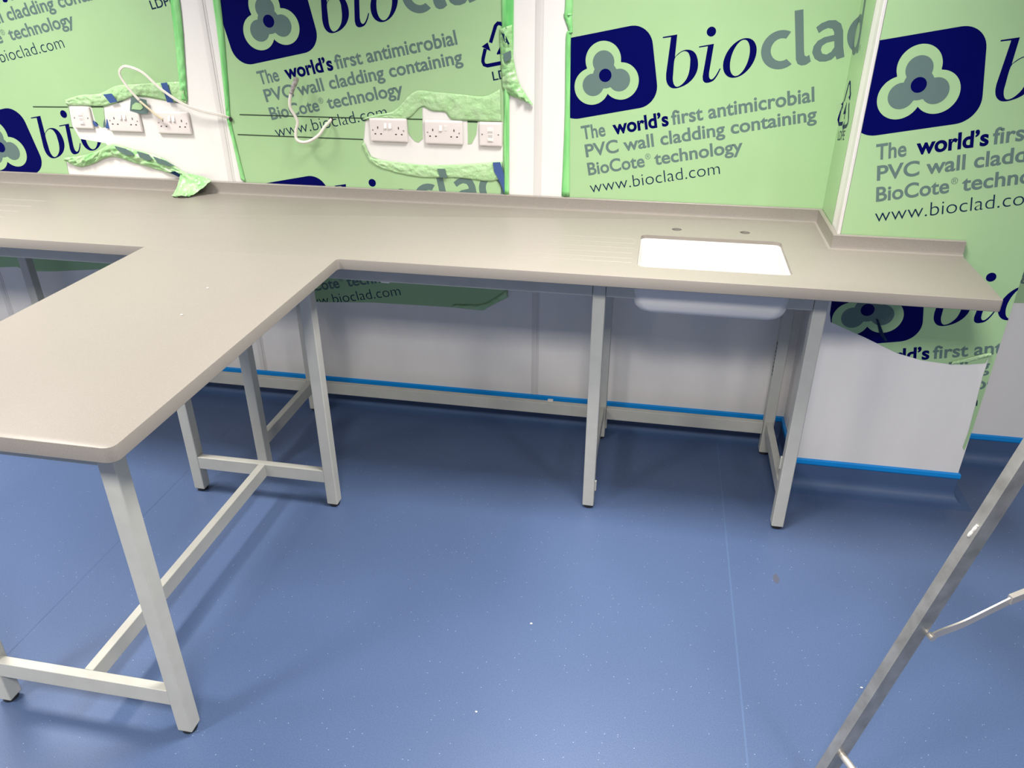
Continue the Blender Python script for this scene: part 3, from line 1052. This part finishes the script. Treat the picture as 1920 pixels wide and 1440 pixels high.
bm = bmesh.new()
for k in range(9):
    zz = 0.36 + k * 0.016
    bmesh.ops.create_icosphere(bm, subdivisions=1, radius=0.004 + 0.003 * random.random(), matrix=Matrix.Translation((0.8111 - 0.0005, LB + 0.008 + 0.006 * random.random(), zz)) @ Matrix.Diagonal((0.2, 1, 1.6, 1)))
link('scuff', bm, M['dirt'], bench)

pen = thing('peninsula_frame', 'pale grey steel frame with a floor stretcher under the peninsula worktop', 'bench frame', (-1.0, -1.25, 0))
PRX, PLX, PY, NY = -0.7223, -1.2887, -0.7581, -1.7288
for y in (PY, NY):
    leg(pen, PRX - S4, y)
    leg(pen, PLX, y)
    boxo('cross_rail', M['steel'], pen, PLX + S4 - 0.001, PRX - S4 + 0.001, y + 0.001, y + 0.026, 0.1045, 0.155)
    boxo('cross_rail', M['steel'], pen, PLX + S4 - 0.001, PRX - S4 + 0.001, y + 0.001, y + 0.026, 0.823, ZU)
for x in (PRX - 0.032, PLX + 0.007):
    boxo('top_rail', M['steel'], pen, x, x + 0.025, NY + S4 - 0.001, PY + 0.001, 0.8455, ZU)
boxo('stretcher', M['steel'], pen, -1.0090, -0.9840, NY + 0.0275, PY + 0.002, 0.1035, 0.1540)

# ------------------------------------------------------------------ sockets and data outlets


def plate(bm, w, h, d=0.0095):
    def s(ins, y):
        return [(x, y, z) for x, z in rrect(0, 0, w - 2 * ins, h - 2 * ins, max(0.003, 0.006 - ins), 5)]
    loft(bm, [s(0.0, 0.0), s(0.0, -0.004), s(0.001, -0.007), s(0.004, -d + 0.0006), s(0.008, -d)])


def double_socket(x, z, label, off=(False, False)):
    t = thing('double_socket', label, 'socket', (x, -0.003, z), 'double sockets on the wall above the worktop')
    d = 0.0095

    def add(name, bm, m, par=None):
        for v in bm.verts:
            v.co += Vector((x, -0.003, z))
        return link(name, bm, m, par or t, name == 'faceplate', 40)
    bm = bmesh.new(); plate(bm, 0.146, 0.086); add('faceplate', bm, M['plastic'])
    for cx in (-0.0398, 0.0410):
        for dx, dz, w, h in [(0, 0.009, 0.0038, 0.0085), (-0.0112, -0.0135, 0.0062, 0.0042), (0.0112, -0.0135, 0.0062, 0.0042)]:
            bm = bmesh.new(); box(bm, cx + dx - w / 2, cx + dx + w / 2, -d - 0.0004, -d + 0.002, dz - h / 2, dz + h / 2); add('pin_hole', bm, M['hole'])
    for cx in (-0.0600, 0.0605):
        bm = bmesh.new(); cyl(bm, (cx, -d + 0.001, 0.0), (cx, -d - 0.0006, 0.0), 0.0026, 16); add('screw', bm, M['screw'])
    for k, cx in enumerate((-0.0092, 0.0092)):
        bm = bmesh.new()
        tip = -0.0045 if not off[k] else 0.0
        top = -0.0008 if not off[k] else -0.0035
        vs = [(-0.0050, top, 0.0092), (0.0050, top, 0.0092), (0.0050, tip - 0.001, -0.0092), (-0.0050, tip - 0.001, -0.0092)]
        a = [bm.verts.new((cx + q[0], -d + q[1], 0.0165 + q[2])) for q in vs]
        b = [bm.verts.new((cx + q[0], -d + 0.002, 0.0165 + q[2])) for q in vs]
        bm.faces.new(a); bm.faces.new(b[::-1])
        for i in range(4):
            bm.faces.new((a[i], b[i], b[(i + 1) % 4], a[(i + 1) % 4]))
        add('switch', bm, M['plastic_bright'])
    return t


def data_outlet(x, z, label):
    t = thing('data_outlet', label, 'data outlet', (x, -0.003, z), 'data outlets on the wall above the worktop')
    d = 0.0095

    def add(name, bm, m, par=None):
        for v in bm.verts:
            v.co += Vector((x, -0.003, z))
        return link(name, bm, m, par or t, name == 'faceplate', 40)
    bm = bmesh.new(); plate(bm, 0.086, 0.086); add('faceplate', bm, M['plastic'])
    for cx in (-0.0302, 0.0302):
        bm = bmesh.new(); cyl(bm, (cx, -d + 0.001, 0.0), (cx, -d - 0.0006, 0.0), 0.0028, 16); add('screw', bm, M['screw'])
    bm = bmesh.new(); box(bm, -0.0115, 0.0115, -d - 0.0015, -d + 0.001, -0.0260, 0.0240, 0.0008); mod = add('port_module', bm, M['plastic_bright'])
    bm = bmesh.new(); box(bm, -0.0095, 0.0095, -d - 0.0022, -d - 0.001, 0.0050, 0.0130, 0.0004); add('label_window', bm, M['port'], mod)
    bm = bmesh.new(); box(bm, -0.0085, 0.0085, -d - 0.0018, -d - 0.001, -0.0120, 0.0000); add('port_opening', bm, M['port'], mod)
    bm = bmesh.new(); box(bm, -0.0080, 0.0080, -d - 0.0045, -d - 0.001, -0.0225, -0.0130, 0.0008); add('shutter', bm, M['plastic_bright'], mod)
    return t


data_outlet(-1.974, 1.206, 'white single data outlet at the far left of the left socket row')
double_socket(-1.787, 1.200, 'white double socket in the left group, partly under a blue printed film scrap')
double_socket(-1.574, 1.198, 'white double socket in the left group with a cream cable hanging in front')
double_socket(-0.688, 1.197, 'white double socket leftmost in the group on the middle film sheet')
double_socket(-0.475, 1.195, 'white double socket between another double socket and the right data outlet', (False, True))
data_outlet(-0.2975, 1.194, 'white single data outlet at the right end of the right socket row')

# ------------------------------------------------------------------ cables


def twin_cable(parent, name, pts, m, r=0.0028, gap=0.0042, up=Vector((0, -1, 0))):
    P = spline(pts, 8)
    bm = bmesh.new()
    for s in (-1, 0, 1):
        q = []
        for i, p in enumerate(P):
            t = (P[min(i + 1, len(P) - 1)] - P[max(i - 1, 0)]).normalized()
            side = t.cross(Vector((0, -1, 0)))
            if side.length < 1e-4:
                side = Vector((0, 0, 1))
            side.normalize()
            q.append(p + side * gap * s * 0.55)
        tube(bm, q, r if s else r * 0.86, 10, 1.0, up)
    return link(name, bm, m, parent, True)


c1 = thing('flat_cable', 'cream flat twin cable looping from a hole beside the left sockets', 'cable', (-1.33, -0.01, 1.22))
twin_cable(c1, 'sheath', [(-1.322, 0.004, 1.218), (-1.340, -0.012, 1.228), (-1.366, -0.022, 1.238), (-1.436, -0.032, 1.254), (-1.496, -0.042, 1.277), (-1.570, -0.052, 1.331), (-1.625, -0.058, 1.386), (-1.683, -0.062, 1.408), (-1.713, -0.062, 1.398), (-1.722, -0.060, 1.374), (-1.702, -0.054, 1.328), (-1.672, -0.046, 1.282)], M['cable'])
bm = bmesh.new()
tube(bm, spline([(-1.672, -0.046, 1.282), (-1.648, -0.042, 1.258), (-1.620, -0.036, 1.230), (-1.600, -0.030, 1.213)], 6), 0.0042, 10)
link('stripped_end', bm, M['cable_old'], c1, True)
for hx, hz, hy in [(-1.326, 1.2185, -0.0075), (-0.915, 1.229, -0.0018)]:
    bm = bmesh.new(); cyl(bm, (hx, hy + 0.001, hz), (hx, hy - 0.0005, hz), 0.0085, 20)
    link('cable_hole', bm, M['hole'], film_b)
c2 = thing('cable_tail', 'cream cable tail with grey taped end rising from the middle film sheet', 'cable', (-0.917, -0.005, 1.226))
p2 = [(-0.915, 0.004, 1.230), (-0.919, -0.010, 1.221), (-0.930, -0.030, 1.207), (-0.953, -0.042, 1.177), (-0.990, -0.050, 1.155), (-1.022, -0.052, 1.151), (-1.042, -0.050, 1.163), (-1.041, -0.046, 1.193), (-1.031, -0.044, 1.221), (-1.038, -0.046, 1.246), (-1.050, -0.050, 1.274), (-1.047, -0.050, 1.306), (-1.033, -0.048, 1.341)]
bm = bmesh.new(); tube(bm, spline(p2, 8), 0.0058, 12)
link('sheath', bm, M['cable'], c2, True)
bm = bmesh.new(); tube(bm, spline([(-1.040, -0.049, 1.324), (-1.032, -0.048, 1.342), (-1.020, -0.046, 1.362), (-1.013, -0.045, 1.378)], 5), 0.0085, 12, 1.0, Vector((0, 0, 1)), lambda u: 0.9 + 0.25 * u)
link('taped_end', bm, M['tape'], c2, True)

# ------------------------------------------------------------------ ladder
F = Vector((0.8207, -1.5924, 0.0))
el, az = math.radians(72.3), math.radians(26.3)
va = Vector((math.cos(el) * math.cos(az), math.cos(el) * math.sin(az), math.sin(el)))   # up the rear stile
ah = Vector((math.cos(az), math.sin(az), 0))
rd = Vector((math.sin(az), -math.cos(az), 0))                                           # along the rungs
LL = 1.60
APEX = F + va * LL
ladder = thing('step_ladder', 'worn aluminium folding step ladder standing at the right front of the room', 'step ladder', tuple(F + ah * 0.3))


def channel(p, d, out, width, w=0.040, fl=0.024, t=0.0022):
    """Open channel stile from p to p+d*width: web facing the rungs, flanges turned outwards."""
    bm = bmesh.new()
    nrm = d.cross(out).normalized()
    secp = [(-w / 2, -fl), (-w / 2, 0), (w / 2, 0), (w / 2, -fl), (w / 2 - t, -fl), (w / 2 - t, -t), (-w / 2 + t, -t), (-w / 2 + t, -fl)]
    loft(bm, [[p + d * s + nrm * a + out * b for a, b in secp] for s in (0.0, width)])
    return bm


RW = 0.42
for k in (0, 1):
    base = F + rd * (RW * k)
    out = rd if k == 0 else -rd
    link('rear_stile', channel(base + va * 0.014, va, out, LL - 0.014), M['alu'], ladder)
    bm = bmesh.new()
    q0 = base - out * 0.013
    box(bm, -0.021, 0.021, -0.015, 0.015, 0.0, 0.03, 0.003)
    for v in bm.verts:
        v.co = q0 + ah * v.co.x + rd * v.co.y + Vector((0, 0, v.co.z))
    link('rubber_foot', bm, M['rubber'], ladder)
for s in (0.125, 1.10):
    bm = bmesh.new()
    cyl(bm, F + va * s - rd * 0.004, F + va * s + rd * (RW + 0.004), 0.0085, 20)
    link('rung', bm, M['alu_bright'], ladder)
FF = Vector((APEX.x, APEX.y, 0)) + ah * (APEX.z * math.tan(math.radians(18)))
TOP = APEX + ah * 0.06
vf = (TOP - FF).normalized()
LFN = (TOP - FF).length
for k in (0, 1):
    base = FF + rd * (RW * k)
    out = rd if k == 0 else -rd
    link('front_stile', channel(base + vf * 0.014, vf, out, LFN - 0.014, 0.055), M['alu'], ladder)
    bm = bmesh.new()
    q0 = base - out * 0.013
    box(bm, -0.028, 0.028, -0.015, 0.015, 0.0, 0.03, 0.003)
    for v in bm.verts:
        v.co = q0 + ah * v.co.x + rd * v.co.y + Vector((0, 0, v.co.z))
    link('rubber_foot', bm, M['rubber'], ladder)
for k in range(1, 6):
    c = FF + vf * (LFN * k / 6.2)
    bm = bmesh.new()
    box(bm, -0.04, 0.04, 0.0, RW, -0.012, 0.012, 0.002)
    for v in bm.verts:
        v.co = c + ah * v.co.x + rd * v.co.y + Vector((0, 0, v.co.z))
    link('tread', bm, M['alu_bright'], ladder)
bm = bmesh.new()
box(bm, -0.05, 0.12, -0.03, RW + 0.03, 0.0, 0.03, 0.004)
for v in bm.verts:
    v.co = APEX + ah * v.co.x + rd * v.co.y + Vector((0, 0, v.co.z))
link('top_cap', bm, M['alu'], ladder)
# folding spreaders: strap from the rear stile, bent and jointed to a second strap
for k in (0, 1):
    o0 = rd * (RW * k) + (rd if k == 0 else -rd) * 0.006
    s0 = Vector((0.9800, -1.5136, 0.4600)) + o0
    pts = [s0, s0 + ah * 0.018 + Vector((0, 0, 0.006)), s0 + ah * 0.075 + Vector((0, 0, 0.016)), s0 + ah * 0.135 + Vector((0, 0, 0.036)), s0 + ah * 0.215 + Vector((0, 0, 0.064))]
    P = spline(pts, 6)
    bm = bmesh.new()
    secs = []
    for p in P:
        secs.append([p + rd * a + Vector((0, 0, b)) for a, b in [(-0.002, -0.010), (0.002, -0.010), (0.002, 0.010), (-0.002, 0.010)]])
    loft(bm, secs)
    sp = link('spreader', bm, M['alu_bright'], ladder)
    e = P[-1]
    tgt = FF + vf * (LFN * 0.40) + o0
    bm = bmesh.new()
    st = e - ah * 0.030 - Vector((0, 0, 0.006))
    dd = (tgt - st)
    loft(bm, [[st + dd * s + rd * a + Vector((0, 0, b)) for a, b in [(-0.006, -0.010), (0.006, -0.010), (0.006, 0.010), (-0.006, 0.010)]] for s in (0.0, 1.0)])
    link('spreader', bm, M['alu_bright'], ladder)
    bm = bmesh.new()
    out = rd if k == 0 else -rd
    cyl(bm, s0 - out * 0.007, s0 + out * 0.006, 0.0075, 16)
    link('rivet', bm, M['alu_bright'], ladder)
bm = bmesh.new()
nrm = va.cross(rd).normalized()
fp = []
for k in range(7):
    fp.append(F + va * (0.742 + k * 0.005) - rd * (0.012 - 0.0007 * k) + (nrm if nrm.x < 0 else -nrm) * 0.0202)
tube(bm, spline(fp, 4), 0.0036, 8, 1.0, Vector((0, 0, 1)), lambda u: 0.75 + 0.25 * abs(math.sin(u * 7)))
link('paint_fleck', bm, M['paint_fleck'], ladder)

# ------------------------------------------------------------------ crumbs
for x, y, s, lab in [(0.0626, -1.1901, 0.0035, 'small white crumb of plaster lying near the middle of the blue floor'),
                     (-0.0282, -1.5242, 0.0028, 'tiny pale crumb lying at the bottom middle of the blue floor'),
                     (0.9829, -1.2556, 0.003, 'tiny pale crumb on the blue floor beside the ladder stile')]:
    bm = bmesh.new()
    bmesh.ops.create_icosphere(bm, subdivisions=2, radius=s, matrix=Matrix.Translation((x, y, s * 0.6)) @ Matrix.Diagonal((1.2, 0.8, 0.6, 1)))
    for v in bm.verts:
        v.co += Vector((noise.noise(v.co * 900), noise.noise(v.co * 700), 0)) * s * 0.3
    tag(link('plaster_crumb', bm, M['paint_fleck']), lab, 'crumb', 'plaster crumbs on the floor')
for x, y, lab in [(-0.905, -1.01, 'white plaster crumb on the peninsula worktop near its right edge'),
                  (-0.870, -1.20, 'white plaster crumb on the peninsula worktop nearer the free end')]:
    bm = bmesh.new()
    bmesh.ops.create_icosphere(bm, subdivisions=2, radius=0.003, matrix=Matrix.Translation((x, y, H + 0.0016)) @ Matrix.Diagonal((1.2, 0.8, 0.6, 1)))
    tag(link('plaster_crumb', bm, M['paint_fleck']), lab, 'crumb', 'plaster crumbs on the worktop')
